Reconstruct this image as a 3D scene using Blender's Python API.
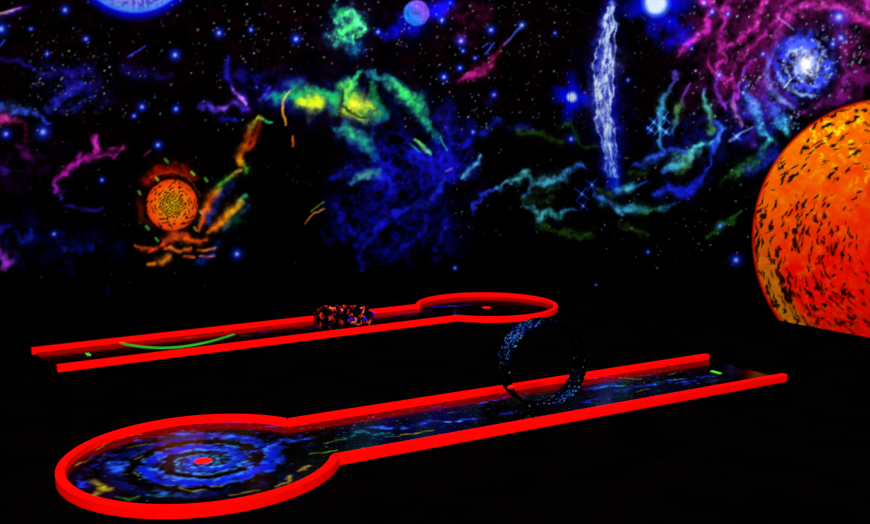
import bpy, bmesh, math, random
import numpy as np
from mathutils import Vector, Matrix

random.seed(7)
sc = bpy.context.scene
for o in list(bpy.data.objects):
    bpy.data.objects.remove(o)
col = sc.collection

# ---------------------------------------------------------------- camera
F, TH, H = 915.0, 0.1297, 1.6
cam_d = bpy.data.cameras.new('camera'); cam = bpy.data.objects.new('camera', cam_d); col.objects.link(cam)
cam_d.sensor_width = 36.0; cam_d.lens = F * 36.0 / 870.0; cam_d.clip_end = 100
cam.location = (0, 0, H); cam.rotation_euler = (math.pi / 2 - TH, 0, 0)
sc.camera = cam

# ---------------------------------------------------------------- world, exposure
w = bpy.data.worlds.new('world'); sc.world = w; w.use_nodes = True
w.node_tree.nodes['Background'].inputs[0].default_value = (0, 0, 0, 1)
w.node_tree.nodes['Background'].inputs[1].default_value = 0.0
vs = sc.view_settings
vs.view_transform = 'Standard'; vs.look = 'None'; vs.gamma = 1; vs.use_curve_mapping = False; vs.exposure = 0.0

# ---------------------------------------------------------------- unseen white lamps standing in for the room's black light (above and behind the frame)
def area(name, loc, target, size, sy, power):
    d = bpy.data.lights.new(name, 'AREA'); d.shape = 'RECTANGLE'; d.size = size; d.size_y = sy; d.energy = power
    d.color = (1, 1, 1)
    o = bpy.data.objects.new(name, d); col.objects.link(o); o.location = loc
    o.rotation_euler = (Vector(target) - Vector(loc)).to_track_quat('-Z', 'Y').to_euler()
    return o
area('ceiling_lamp_left', (-2.2, 2.2, 3.7), (-2.0, 8.5, 1.0), 2.4, 0.5, 295)
area('ceiling_lamp_right', (1.4, 3.0, 3.7), (2.8, 9.0, 1.0), 2.4, 0.5, 200)
area('added_fill_corner', (0.55, 7.0, 3.75), (1.1, 9.8, 0.9), 1.6, 0.4, 135)  # added fill that brightens the dim wall corner
area('added_fill_back', (1.2, -1.6, 3.3), (0.2, 7.0, 0.4), 2.4, 0.6, 330)  # added fill from behind the camera for the rails' front faces
area('ceiling_lamp_lane', (0.2, 4.2, 3.75), (0.0, 6.2, 0), 3.2, 0.5, 30)

# ---------------------------------------------------------------- room frame (two walls meeting in a corner)
def back(px, py, z=0.0):
    """point of the horizontal plane z that a photo pixel looks at"""
    x = (px - 435) / F; y = -(py - 262) / F
    d = (x, math.cos(TH) + y * math.sin(TH), -math.sin(TH) + y * math.cos(TH))
    t = (z - H) / d[2]
    return np.array([d[0] * t, d[1] * t])

AN, AF = math.radians(29.5), math.radians(33.0)        # directions of near lane and far lane
CN, CF = np.array([-1.166, 4.434]), np.array([0.500, 8.752])
UL = np.array([math.cos(AF), math.sin(AF)]); NL = np.array([-math.sin(AF), math.cos(AF)])
UR = np.array([NL[0], NL[1]]) * -1                      # right wall runs from the corner towards the camera
PR = np.array([3.15, 8.095]); PL = CF + NL * 0.97
_t = np.linalg.solve(np.array([UL, -UR]).T, PR - PL)
CORNER = PL + UL * _t[0]
WALL_H = 3.95

# ---------------------------------------------------------------- materials
def mat(name, rgb=(0, 0, 0), rough=1.0, spec=0.0, attr=None, gain=1.0, noise=None):
    m = bpy.data.materials.new(name); m.use_nodes = True; nt = m.node_tree
    b = nt.nodes['Principled BSDF']
    b.inputs['Base Color'].default_value = (*rgb, 1); b.inputs['Roughness'].default_value = rough
    b.inputs['Specular IOR Level'].default_value = spec
    if attr:
        a = nt.nodes.new('ShaderNodeAttribute'); a.attribute_name = attr
        nt.links.new(a.outputs['Color'], b.inputs['Base Color'])
    if noise:
        tc = nt.nodes.new('ShaderNodeTexCoord'); n = nt.nodes.new('ShaderNodeTexNoise')
        r = nt.nodes.new('ShaderNodeValToRGB')
        n.inputs['Scale'].default_value = noise[0]; n.inputs['Detail'].default_value = 5
        nt.links.new(tc.outputs['Object'], n.inputs['Vector']); nt.links.new(n.outputs['Fac'], r.inputs['Fac'])
        r.color_ramp.elements.remove(r.color_ramp.elements[0])
        r.color_ramp.elements[0].position = noise[1][0][0]; r.color_ramp.elements[0].color = (*noise[1][0][1], 1)
        for p, c in noise[1][1:]:
            e = r.color_ramp.elements.new(p); e.color = (*c, 1)
        nt.links.new(r.outputs['Color'], b.inputs['Base Color'])
    return m
M_FLOOR = mat('black_floor_paint', noise=(3, [(0.35, (.0002, .00015, .0002)), (0.7, (.0009, .0003, .0004))]))
M_WALL = mat('black_wall_paint', noise=(2, [(0.3, (.001, .0007, .001)), (0.7, (.002, .001, .0015))]))
M_RED = mat('fluorescent_red_paint', noise=(14, [(0.3, (.93, .0008, .0004)), (0.7, (.98, .0014, .0008))]))
M_DARKWOOD = mat('black_rock_paint', noise=(22, [(0.50, (.0005, .0003, .0006)), (0.60, (.05, .001, .001)), (0.66, (.012, .0004, .002)), (0.74, (.001, .001, .012))]))
M_CUP = mat('cup_red_plastic', noise=(30, [(0.3, (.8, .004, .004)), (0.7, (.9, .008, .008))]))
M_GREEN = mat('fluorescent_green_paint', noise=(30, [(0.3, (.05, .55, .03)), (0.7, (.09, .75, .04))]))
M_MURAL = mat('mural_paint', attr='paint')
M_LANE = mat('lane_paint', attr='paint', rough=0.14, spec=0.28)
M_LOOP = mat('loop_paint', attr='paint')

# ---------------------------------------------------------------- helpers
def link(name, me, m=None, parent=None):
    o = bpy.data.objects.new(name, me); col.objects.link(o)
    if m: me.materials.append(m)
    if parent: o.parent = parent
    return o
def obj(name, bm, m, parent=None, smooth=False):
    me = bpy.data.meshes.new(name); bm.to_mesh(me); bm.free()
    if smooth:
        for p in me.polygons: p.use_smooth = True
    return link(name, me, m, parent)
def thing(name, label, cat, loc=(0, 0, 0), rz=0, group=None):
    o = bpy.data.objects.new(name, None); col.objects.link(o); o.location = loc; o.rotation_euler = (0, 0, rz)
    o.empty_display_size = 0.1
    tag(o, label, cat, group); return o
def tag(o, label, cat, group=None):
    o['label'] = label; o['category'] = cat
    if group: o['group'] = group
def box(bm, x0, x1, y0, y1, z0, z1):
    r = bmesh.ops.create_cube(bm, size=1)
    for v in r['verts']:
        v.co = Vector(((x0 + x1) / 2 + v.co.x * (x1 - x0), (y0 + y1) / 2 + v.co.y * (y1 - y0), (z0 + z1) / 2 + v.co.z * (z1 - z0)))
def lin(c):
    c = np.clip(c, 0, 1)
    return np.where(c <= 0.04045, c / 12.92, ((c + 0.055) / 1.055) ** 2.4)

# ---------------------------------------------------------------- paint brush toolkit: colours laid down on a canvas
rng = np.random.default_rng(11)
def vnoise(h, w_, cell):
    # value noise on a lattice turned by a random angle
    an = rng.uniform(.25, 1.3); ca, sa = np.float32(math.cos(an) / cell), np.float32(math.sin(an) / cell)
    g = rng.random((256, 256)).astype(np.float32)
    jx = np.arange(w_, dtype=np.float32)[None]; iy = np.arange(h, dtype=np.float32)[:, None]
    x = jx * ca - iy * sa + 4096; y = jx * sa + iy * ca + 4096
    xi = x.astype(np.int32); yi = y.astype(np.int32); fx = x - xi; fy = y - yi
    fx = fx * fx * (3 - 2 * fx); fy = fy * fy * (3 - 2 * fy)
    x0 = xi & 255; x1 = (xi + 1) & 255; y0 = yi & 255; y1 = (yi + 1) & 255
    return (g[y0, x0] * (1 - fx) + g[y0, x1] * fx) * (1 - fy) + (g[y1, x0] * (1 - fx) + g[y1, x1] * fx) * fy
def fbm(h, w_, cell, octv=4):
    s = 0; a = 1; t = 0
    for _ in range(octv):
        s = s + a * vnoise(h, w_, max(cell, 1.01)); t += a; a *= .55; cell /= 2
    return s / t
class Canvas:
    def __init__(s, x0, y0, x1, y1, k):
        s.x0, s.y0, s.k = x0, y0, k
        s.w = int((x1 - x0) * k); s.h = int((y1 - y0) * k)
        s.C = np.zeros((s.h, s.w, 3), np.float32)
        s.X, s.Y = np.meshgrid(x0 + np.arange(s.w) / k, y0 + np.arange(s.h) / k)
        f = lambda c: fbm(s.h, s.w, c * k * s.unit()) - .5
        s.wx, s.wy = f(9), f(9); s.w2x, s.w2y = f(28), f(28)
        s.t1 = fbm(s.h, s.w, 5 * k * s.unit(), 4); s.t2 = fbm(s.h, s.w, 12 * k * s.unit(), 4)
        r = fbm(s.h, s.w, 10 * k * s.unit(), 3); s.ridge = np.clip(1 - np.abs(r - .5) * 9, 0, 1)
        s.fine = fbm(s.h, s.w, 2.2 * k * s.unit(), 2)
    def unit(s): return 1.0
    def sl(s, xa, ya, xb, yb):
        k = s.k
        i0 = max(0, int((ya - s.y0) * k)); i1 = min(s.h, int((yb - s.y0) * k) + 1)
        j0 = max(0, int((xa - s.x0) * k)); j1 = min(s.w, int((xb - s.x0) * k) + 1)
        return None if i1 <= i0 or j1 <= j0 else (slice(i0, i1), slice(j0, j1))
    def blend(s, q, I, c, mode):
        c = np.asarray(c, np.float32); D = s.C[q]; I = np.clip(I, 0, 1)[..., None]
        if c.ndim == 1: c = c[None, None]
        s.C[q] = D * (1 - I) + c * I if mode == 'over' else 1 - (1 - D) * (1 - c * I)
    def stroke(s, pts, wd, cols, soft=1.0, warp=5, tex=.6, a=1.0, mode='screen'):
        u = s.unit()
        pts = np.array(pts, float); n = len(pts)
        wd = np.full(n, wd, float) if np.isscalar(wd) else np.interp(np.linspace(0, 1, n), np.linspace(0, 1, len(wd)), wd)
        cols = np.array(cols, float) / 255
        if cols.ndim == 1: cols = cols[None]
        cols = np.stack([np.interp(np.linspace(0, 1, n), np.linspace(0, 1, len(cols)), cols[:, i]) for i in range(3)], 1)
        m = wd.max() * 1.3 + warp * u
        q = s.sl(pts[:, 0].min() - m, pts[:, 1].min() - m, pts[:, 0].max() + m, pts[:, 1].max() + m)
        if q is None: return
        X = s.X[q] + s.wx[q] * warp * u * 1.7; Y = s.Y[q] + s.wy[q] * warp * u * 1.7
        best = np.full(X.shape, 9.0); bc = np.zeros(X.shape + (3,))
        for i in range(max(n - 1, 1)):
            p = pts[i]; r = pts[min(i + 1, n - 1)] - p; L = (r ** 2).sum()
            t = np.clip(((X - p[0]) * r[0] + (Y - p[1]) * r[1]) / L, 0, 1) if L > 0 else np.zeros(X.shape)
            d = np.hypot(X - p[0] - t * r[0], Y - p[1] - t * r[1]) / (wd[i] * (1 - t) + wd[min(i + 1, n - 1)] * t)
            mk = d < best; best = np.where(mk, d, best)
            cc = cols[i] * (1 - t[..., None]) + cols[min(i + 1, n - 1)] * t[..., None]
            bc = np.where(mk[..., None], cc, bc)
        I = np.clip((1 - best) / soft, 0, 1); I = I * I * (3 - 2 * I)
        T = np.clip((s.t1[q] - .32) * 3.2, 0, 1.4)
        I = I * ((1 - tex) + tex * T)
        s.blend(q, I * a, bc, mode)
    def blob(s, x, y, r, c, **k): s.stroke([(x, y)], r, c, **k)
    def dot(s, x, y, r, c, halo=None):
        q = s.sl(x - r * 4, y - r * 4, x + r * 4, y + r * 4)
        if q is None: return
        d = np.hypot(s.X[q] - x, s.Y[q] - y) / r
        c = np.array(c) / 255
        if halo is not None: s.blend(q, np.exp(-(d / 1.6) ** 2), np.array(halo) / 255, 'screen')
        s.blend(q, np.exp(-(d / (.55 if halo is not None else .8)) ** 2), c, 'screen')
    def sample(s, x, y):
        fx = np.clip((x - s.x0) * s.k, 0, s.w - 1.01); fy = np.clip((y - s.y0) * s.k, 0, s.h - 1.01)
        i = fy.astype(int); j = fx.astype(int); a = (fy - i)[:, None]; b = (fx - j)[:, None]
        C = s.C
        return C[i, j] * (1 - a) * (1 - b) + C[i, j + 1] * (1 - a) * b + C[i + 1, j] * a * (1 - b) + C[i + 1, j + 1] * a * b

# ---------------------------------------------------------------- mural painting (generic deep space: planets, stars, nebulae)
P = Canvas(-200, -110, 1060, 400, 2)
B, D0 = P.blob, P.dot
def D(x, y, r, c, halo=None): D0(x, y, r * (.8 if halo is not None else .92), c, halo)
def S(pts, wd, cols, warp=5, tex=.6, a=1.0, mode='screen', soft=1.0):
    wd = np.array(wd, float) if not np.isscalar(wd) else wd
    if warp >= 4 and mode == 'screen': P.stroke(pts, wd * 2.3, np.array(cols) * .55, warp=warp + 3, tex=.8, a=a * .45)
    P.stroke(pts, wd * (1.2 if warp >= 4 else 1), cols, warp=warp, tex=tex, a=a, mode=mode, soft=soft)
X, Y = P.X, P.Y
# mottled maroon-black ground
g = np.clip((P.t2 - .35) * 2.2, 0, 1) * np.clip((250 - Y) / 260, 0, 1) * (.45 + .55 * (P.fine > .5))
P.C += (g[..., None] * np.array([20, 1, 9]) / 255).astype(np.float32)
# magenta nebula ground upper right
m_ = np.clip((X - 672) / 50, 0, 1) * np.clip((128 - Y) / 45, 0, 1)
P.blend((slice(None), slice(None)), m_ * np.clip((P.t2 - .30) * 2.6, 0, 1), np.array([66, 6, 58]) / 255, 'screen')
P.blend((slice(None), slice(None)), m_ * P.ridge * .25, np.array([120, 14, 110]) / 255, 'screen')
# dark blue fields
def field(x, y, rx, ry, c, a=1.0, lo=.4):
    d = ((X + P.w2x * 60 - x) / rx) ** 2 + ((Y + P.w2y * 60 - y) / ry) ** 2
    I = np.clip(1 - d, 0, 1) * np.clip(((P.t2 * .6 + P.t1 * .25 + P.ridge * .22) - lo + .04) * 3.6, 0, 1.2)
    P.blend((slice(None), slice(None)), I * a, np.array(c) / 255, 'screen')
field(400, 195, 85, 75, (6, 6, 140), .8, .40)
field(400, 160, 70, 40, (8, 8, 150), .65, .38)
field(450, 150, 40, 40, (6, 6, 140), .8, .36)
field(380, 245, 50, 35, (4, 4, 110), .8, .42)
field(262, 92, 40, 34, (10, 8, 140), .9, .38)
field(75, 88, 55, 32, (12, 10, 120), .8, .42)
field(20, 240, 40, 30, (4, 6, 90), .8, .44)
field(85, 245, 40, 22, (4, 4, 90), .8, .44)
field(25, 165, 45, 30, (30, 0, 50), .8, .44)
field(700, 140, 60, 40, (6, 10, 120), .7, .40)
field(755, 120, 35, 40, (10, 14, 170), .9, .36)
field(470, 20, 20, 30, (60, 4, 40), .8, .42)
S([(352, 246), (372, 240), (384, 218), (400, 212), (416, 207), (430, 202), (438, 190), (444, 176)], [3, 4, 4, 4, 4, 5, 4, 3], [(6, 6, 120), (10, 10, 150), (16, 20, 190), (22, 28, 215), (18, 22, 190)], warp=6, tex=.6)
S([(404, 158), (414, 152), (424, 160), (440, 156), (452, 148), (470, 140)], [3, 5, 5, 6, 4], (10, 10, 170), warp=7, tex=.6)
S([(338, 205), (342, 222), (352, 232)], [5, 7, 5], (8, 8, 130), warp=6, tex=.6); S([(364, 236), (360, 256), (362, 270)], [3, 4, 3], (8, 8, 110), warp=6)
S([(376, 170), (390, 182), (392, 198)], [4, 5, 4], (10, 10, 150), warp=6); S([(425, 215), (424, 232), (412, 244), (405, 248)], [3, 3, 3], (10, 12, 140), warp=6); S([(446, 220), (440, 240), (434, 252)], 3.5, (8, 10, 120), warp=6)
S([(446, 171), (452, 169)], 2.2, (110, 70, 230), warp=2, tex=.3); S([(334, 178), (350, 168)], 5, (8, 10, 110), warp=6)
# wisps, top left
S([(-20, 22), (0, 16), (20, 9), (30, 6)], [7, 6, 5, 2], (24, 10, 130), warp=3)
S([(-15, 18), (0, 14), (8, 12), (14, 10), (22, 8)], [2, 2.2, 1.4], [(255, 120, 120), (255, 210, 200), (200, 60, 160)], warp=3, tex=.3)
S([(0, 46), (5, 40)], 1.8, (30, 60, 230), warp=1, tex=.2)
S([(0, 58), (20, 63), (35, 71)], 3, (18, 10, 120)); S([(128, 57), (145, 46)], [1.5, 2.4, 1], (50, 60, 235), warp=1, tex=.2)
S([(125, 70), (145, 75)], 8, (8, 5, 70)); S([(158, 75), (170, 76)], 5, (8, 5, 60))
S([(50, 108), (60, 97), (72, 90), (84, 84)], [5, 6, 3], (22, 26, 165), warp=7); S([(60, 112), (75, 108), (92, 98)], 3.5, (14, 14, 110), warp=6)
S([(42, 75), (60, 74), (80, 70), (95, 66)], 3, (10, 8, 80), warp=6)
S([(-30, 100), (-8, 104), (6, 108), (18, 110), (34, 114), (50, 123)], [7, 7, 5, 2], [(30, 40, 210), (50, 90, 240), (30, 40, 210)], warp=6, tex=.7)
S([(-20, 122), (-4, 120), (8, 117)], [6, 8, 6], (215, 40, 150), warp=5, tex=.35); S([(14, 120), (24, 124), (26, 142)], 3, (80, 10, 50), warp=4)
S([(94, 141), (98, 150)], 3, (190, 30, 140), warp=4); S([(110, 150), (126, 147)], 2, (110, 15, 80), warp=4)
S([(228, 56), (226, 70), (230, 84), (238, 96)], [3, 4, 5], (24, 14, 170), warp=6)
S([(202, 105), (212, 108), (222, 110), (232, 104), (246, 108)], 3.5, [(50, 40, 220), (120, 60, 230), (60, 30, 220)], warp=7)
S([(232, 88), (238, 96), (246, 104)], [1.5, 3, 1.5], (210, 110, 250), warp=4); S([(262, 100), (270, 88)], 3, (60, 40, 200), warp=4)
S([(220, 118), (236, 120)], 3, (10, 10, 120), warp=5)
# purple nebula, left
S([(57, 192), (56, 180), (62, 172), (74, 167), (84, 160), (92, 154), (96, 146), (97, 136)], [3, 5, 5, 4, 2.5], [(150, 20, 190), (210, 22, 190), (200, 20, 190), (170, 20, 160)], warp=6, tex=.5)
S([(78, 163), (80, 152)], 3, (160, 20, 160), warp=4)
S([(96, 156), (108, 152), (116, 155), (126, 144)], [3, 2.5, 1.6], (140, 14, 120), warp=6)
S([(57, 190), (62, 198)], 2.5, (60, 20, 170)); S([(66, 205), (80, 208), (94, 211), (102, 208)], 2, (26, 16, 120), warp=4)
S([(144, 156), (150, 151)], 1.5, (150, 10, 90), warp=1)
S([(20, 148), (28, 156)], 5, (60, 5, 70)); S([(0, 168), (5, 172)], 5, (40, 10, 110)); S([(0, 255), (8, 260), (6, 268)], [8, 6, 3], (150, 40, 215), warp=6, tex=.6)
S([(-40, 250), (-15, 235), (3, 228)], 7, (20, 10, 130), warp=7)
S([(16, 232), (22, 241), (30, 238), (33, 230)], 3, (10, 22, 140), warp=4); S([(62, 246), (76, 250), (90, 251), (92, 245)], 3, (8, 14, 110), warp=5)
S([(104, 150), (108, 240)], .5, (0, 0, 20)); S([(107, 286), (108, 294)], 2, (8, 8, 80), warp=2)
# big blue planet, top
d = np.hypot(X - 135, Y + 48)
P.blend((slice(None), slice(None)), np.clip((72 - d) / 10, 0, 1) ** 1.3, np.array([2, 4, 225]) / 255, 'screen')
I = np.clip((61.5 - d) / 2, 0, 1)
pc = np.stack([.36 + .34 * P.t1, .42 + .25 * P.t1, .86 + .1 * P.t1], -1) * (1 - .55 * (P.fine > .56)[..., None] * np.array([1, .8, .2]))
rim = np.clip((d - 52) / 9, 0, 1)[..., None]
P.blend((slice(None), slice(None)), I, (pc * (1 - rim) + rim * np.array([.22, .52, 1])).astype(np.float32), 'over')
# small blue moon, top centre
S([(385, 36), (405, 28), (428, 14), (452, 4)], [6, 14, 14, 5], (4, 4, 190), warp=7, tex=.4)
S([(440, 10), (450, 2)], 9, (4, 4, 190), warp=7, tex=.4)
d = np.hypot(X - 416.5, Y - 13); I = np.clip((13.5 - d) / 1.5, 0, 1)
mx = np.clip((X - 408 - (Y - 13) * .8) / 16, 0, 1)[..., None]
P.blend((slice(None), slice(None)), I, ((np.array([.12, .48, 1]) * (1 - mx) + np.array([.50, .30, .92]) * mx) * (.55 + .7 * P.t1[..., None])).astype(np.float32), 'over')
# magenta cloud and comets, top centre
S([(458, 80), (468, 77), (480, 73), (490, 66), (493, 57)], [3, 6, 6, 4], [(150, 15, 110), (200, 24, 130), (150, 10, 100)], warp=5, tex=.45)
S([(494, 60), (502, 46), (508, 38)], 3, (110, 5, 40), warp=4)
S([(504, 45), (512, 36), (521, 26)], [1.4, 2, 2.4], (50, 90, 240), warp=1, tex=.2); D(522, 25, 2.8, (200, 240, 255), (30, 80, 230))
S([(485, 54), (494, 43)], 1.8, (40, 70, 230), warp=1, tex=.2); S([(482, 47), (488, 43)], 1.2, (40, 70, 200), warp=1, tex=.2)
S([(486, 105), (495, 92)], 4, (14, 8, 90)); S([(440, 118), (450, 105), (447, 130)], 9, (10, 10, 120), warp=7)
S([(482, 134), (492, 125), (500, 120)], 5, (10, 20, 150), warp=6); S([(515, 128), (528, 126)], 5, (10, 14, 110), warp=6)
S([(520, 132), (535, 132), (548, 136), (562, 143)], 4, (24, 56, 14), warp=6); S([(562, 128), (572, 122), (580, 145), (598, 150)], 3, (14, 60, 16), warp=6)
S([(690, 0), (676, 20), (668, 40)], 4, (0, 0, 60))
# green and gold gas clouds where the largest glow is
GY = [(250, 240, 20), (60, 220, 60), (20, 150, 120)]
def cloud(pts, wd, cols, warp=9, tex=.55, a=1):
    S(pts, np.array(wd) * 1.35, (4, 14, 120), warp=warp + 3, tex=.5, a=a)
    S(pts, np.array(wd) * 1.12, cols, warp=warp, tex=tex, a=a, mode='over')
cloud([(338, 10), (352, 24), (340, 36), (356, 48)], [8, 13, 12, 7], [(20, 170, 70), (60, 235, 110), (70, 240, 120), (20, 130, 150)], 8, .75)
S([(336, 20), (350, 14), (362, 26), (356, 42)], [2, 5, 4, 2], (60, 240, 110), warp=8, tex=.5)
cloud([(274, 98), (296, 94), (312, 102), (330, 98)], [5, 12, 15, 8], [(20, 130, 130), (30, 200, 80), (190, 230, 30), (20, 130, 90)], 9, .45)
S([(302, 101), (318, 104)], 6, (230, 240, 10), warp=6, tex=.4)
cloud([(356, 76), (346, 92), (350, 106), (366, 110), (382, 116)], [4, 14, 17, 13, 6], [(40, 190, 110), (70, 230, 60), (200, 240, 20), (150, 235, 40), (10, 110, 110)], 9, .45)
S([(350, 84), (347, 98), (358, 106), (366, 106)], [3, 6, 6, 3], (225, 240, 10), warp=7, tex=.35)
cloud([(364, 72), (384, 80), (402, 92), (416, 104), (426, 120), (440, 142)], [3, 7, 9, 9, 6, 2], [(20, 110, 120), (30, 150, 110), (60, 235, 110), (30, 190, 90), (30, 200, 110), (10, 100, 110)], 8, .5)
cloud([(334, 128), (348, 132), (364, 140), (376, 158)], [3, 8, 9, 4], [(10, 100, 120), (60, 225, 130), (30, 170, 140), (10, 70, 130)], 8, .5)
cloud([(352, 182), (366, 176), (380, 172)], [3, 6, 4], [(30, 110, 130), (90, 190, 140), (40, 130, 140)], 6, .5)
S([(414, 140), (424, 148), (432, 154)], [1.5, 4, 1.5], (110, 240, 70), warp=3, tex=.3); S([(410, 144), (420, 152)], 1.3, (20, 150, 120), warp=2)
S([(440, 138), (447, 150)], 1.4, (20, 150, 190), warp=2, tex=.2)
S([(290, 90), (284, 100), (283, 114), (286, 124)], [1.2, 2.2, 1.4], (250, 160, 10), warp=3, tex=.25); S([(292, 136), (293, 146)], 1.6, (240, 110, 10), warp=2, tex=.3)
S([(304, 224), (314, 214), (324, 210)], 1.5, (210, 120, 20), warp=3, tex=.3); S([(311, 212), (324, 202)], 1.3, (110, 140, 10), warp=3, tex=.3)
S([(300, 92), (322, 92), (336, 100), (334, 112)], [4, 6, 6, 4], [(20, 190, 120), (30, 235, 90), (20, 160, 110)], warp=5, tex=.35, mode='over', a=.75)
S([(298, 102), (312, 101), (322, 105)], [5, 7, 5], (215, 240, 20), warp=5, tex=.3, mode='over', a=.9)
S([(360, 72), (352, 82), (346, 96), (344, 106)], [3, 5, 6, 3], [(30, 200, 130), (40, 240, 100), (40, 220, 80)], warp=5, tex=.3, mode='over', a=.7)
S([(372, 84), (374, 98), (386, 112)], [4, 6, 5], [(30, 200, 110), (30, 225, 90), (10, 130, 120)], warp=6, tex=.4, mode='over', a=.7)
S([(396, 86), (410, 96), (420, 108)], [4, 6, 4], (50, 245, 110), warp=5, tex=.35, mode='over', a=.7)
S([(366, 116), (352, 112), (342, 104), (342, 92)], [2, 3, 3, 2], (0, 8, 30), warp=5, tex=.2, mode='over', a=.8); S([(382, 94), (392, 104), (400, 118)], [2, 4, 5], (0, 6, 50), warp=6, tex=.2, mode='over', a=.8)
# orange and green streamers, left of the clouds
S([(270, 124), (258, 118), (246, 138), (240, 160), (246, 172)], [1.5, 3, 5, 4, 3], [(20, 190, 120), (180, 200, 30), (150, 40, 0), (230, 120, 10), (60, 170, 20)], warp=5, tex=.4)
S([(262, 122), (256, 136), (248, 150)], [3, 5, 3], (140, 22, 4), warp=5, tex=.4)
S([(240, 170), (224, 182), (212, 196), (204, 218), (198, 230)], [2, 5, 6, 4, 1.5], [(230, 150, 20), (40, 180, 40), (250, 80, 10), (250, 90, 10), (230, 70, 10)], warp=5, tex=.35)
S([(232, 184), (222, 194), (214, 208), (208, 222)], [4, 5, 3], (6, 26, 120), warp=6)
S([(246, 196), (236, 206), (222, 220), (208, 232)], [2, 5, 6, 3], [(20, 140, 120), (250, 170, 10), (255, 120, 10), (240, 90, 10)], warp=5, tex=.3)
S([(246, 206), (236, 218), (224, 228)], [3, 6, 4], [(10, 60, 150), (10, 130, 80), (6, 60, 120)], warp=6)
# orange wisps below the glowing sun
S([(134, 246), (142, 249), (150, 248)], [1.5, 3.5, 2], (255, 90, 10), warp=5, tex=.35)
S([(160, 244), (172, 235), (186, 236), (198, 240), (208, 238)], [3, 7, 6, 4, 2], [(250, 60, 10), (255, 70, 10), (250, 80, 10), (255, 60, 10)], warp=6, tex=.4)
S([(164, 248), (178, 250), (190, 248)], [2, 3, 1.5], (250, 100, 10), warp=5, tex=.4)
S([(150, 251), (156, 247)], 3, (255, 60, 10), warp=4, tex=.3); S([(148, 265), (156, 264)], 3, (245, 120, 10), warp=3, tex=.3)
S([(162, 262), (168, 257)], 4, (235, 110, 20), warp=4, tex=.3); S([(184, 256), (194, 257)], 2.6, (240, 90, 20), warp=3, tex=.3)
S([(198, 250), (214, 248)], 2.2, (235, 120, 20), warp=3, tex=.3); S([(200, 256), (214, 256)], 2, (210, 100, 20), warp=3, tex=.3)
S([(200, 262), (212, 254), (216, 244)], 5, (6, 24, 110), warp=5)
# glowing sun
sx, sy = 172, 205
S([(146, 184), (158, 172), (176, 168), (192, 176)], [6, 8, 8, 5], (150, 12, 0), warp=6, tex=.5, a=.9)
S([(140, 200), (142, 218), (150, 228)], 5, (60, 10, 4), warp=5)
d = np.hypot(X - sx, (Y - sy)); ang = np.arctan2(Y - sy, X - sx)
q = P.sl(sx - 34, sy - 34, sx + 34, sy + 34)
dd, aa = d[q], ang[q]
cell = np.sin(aa * 9 + np.sin(dd * .55) * 2.2 + P.wx[q] * 9) * np.sin(dd * .95 + aa * 1.0 + P.wy[q] * 10)
cell2 = np.sin(X[q] * 1.9 + P.wx[q] * 14) * np.sin(Y[q] * 1.9 + P.wy[q] * 14)
tt = np.where(dd < 13, cell2 + .1, cell + .58)
I = np.clip((26.5 - dd) / 2, 0, 1) * np.clip(tt * 2.6 + .35, 0, 1)
cc = np.stack([np.full(dd.shape, 1.0), np.interp(dd, [0, 12, 20, 26], [.85, .55, .35, .22]), np.full(dd.shape, .04)], -1)
P.blend(q, np.clip((27 - dd) / 3, 0, 1), np.array([.10, .01, 0]), 'over')
P.blend(q, I, cc.astype(np.float32), 'over')
for a_, r_, c_ in [(-1.0, 38, (150, 240, 60)), (-.65, 42, (80, 190, 60)), (-1.7, 45, (60, 180, 60)), (2.4, 34, (60, 200, 70)), (2.0, 38, (60, 190, 70)), (3.5, 35, (130, 170, 30)), (0.25, 30, (220, 170, 30)), (.8, 33, (190, 150, 30)), (-2.1, 30, (220, 200, 40))]:
    x_, y_ = sx + math.cos(a_) * r_, sy + math.sin(a_) * r_
    S([(x_ - 1, y_ - 1.5), (x_ + 1.5, y_ + 1.5)], 1.6, c_, warp=1, tex=.1)
S([(150, 178), (172, 171), (190, 178), (200, 196)], .9, (120, 60, 10), warp=3, tex=.4)
# blue-white plasma streamer, centre right
S([(612, -6), (606, 30), (603, 70), (606, 110), (610, 150), (615, 188)], [6, 12, 19, 19, 14, 8], (4, 8, 215), warp=5, tex=.25)
S([(611, 2), (604, 34), (608, 62), (600, 92), (606, 126), (612, 158), (616, 184)], [3, 7, 12, 10, 8, 6, 3], [(110, 150, 255), (150, 180, 255), (130, 160, 255), (170, 200, 255), (70, 100, 250), (30, 60, 240)], warp=6, tex=.8)
for k in range(7):
    ph = k * 1.3; ax = 6 + 4.0 * (k % 3)
    S([(610 + ax * math.sin(ph + y_ * .035) * (1 - abs(y_ - 85) / 140) - 5 * math.sin(y_ * .02), y_) for y_ in range(8, 190, 14)], 1.1, [(150, 190, 255), (200, 225, 255), (60, 110, 255)], warp=4, tex=.55)
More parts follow.
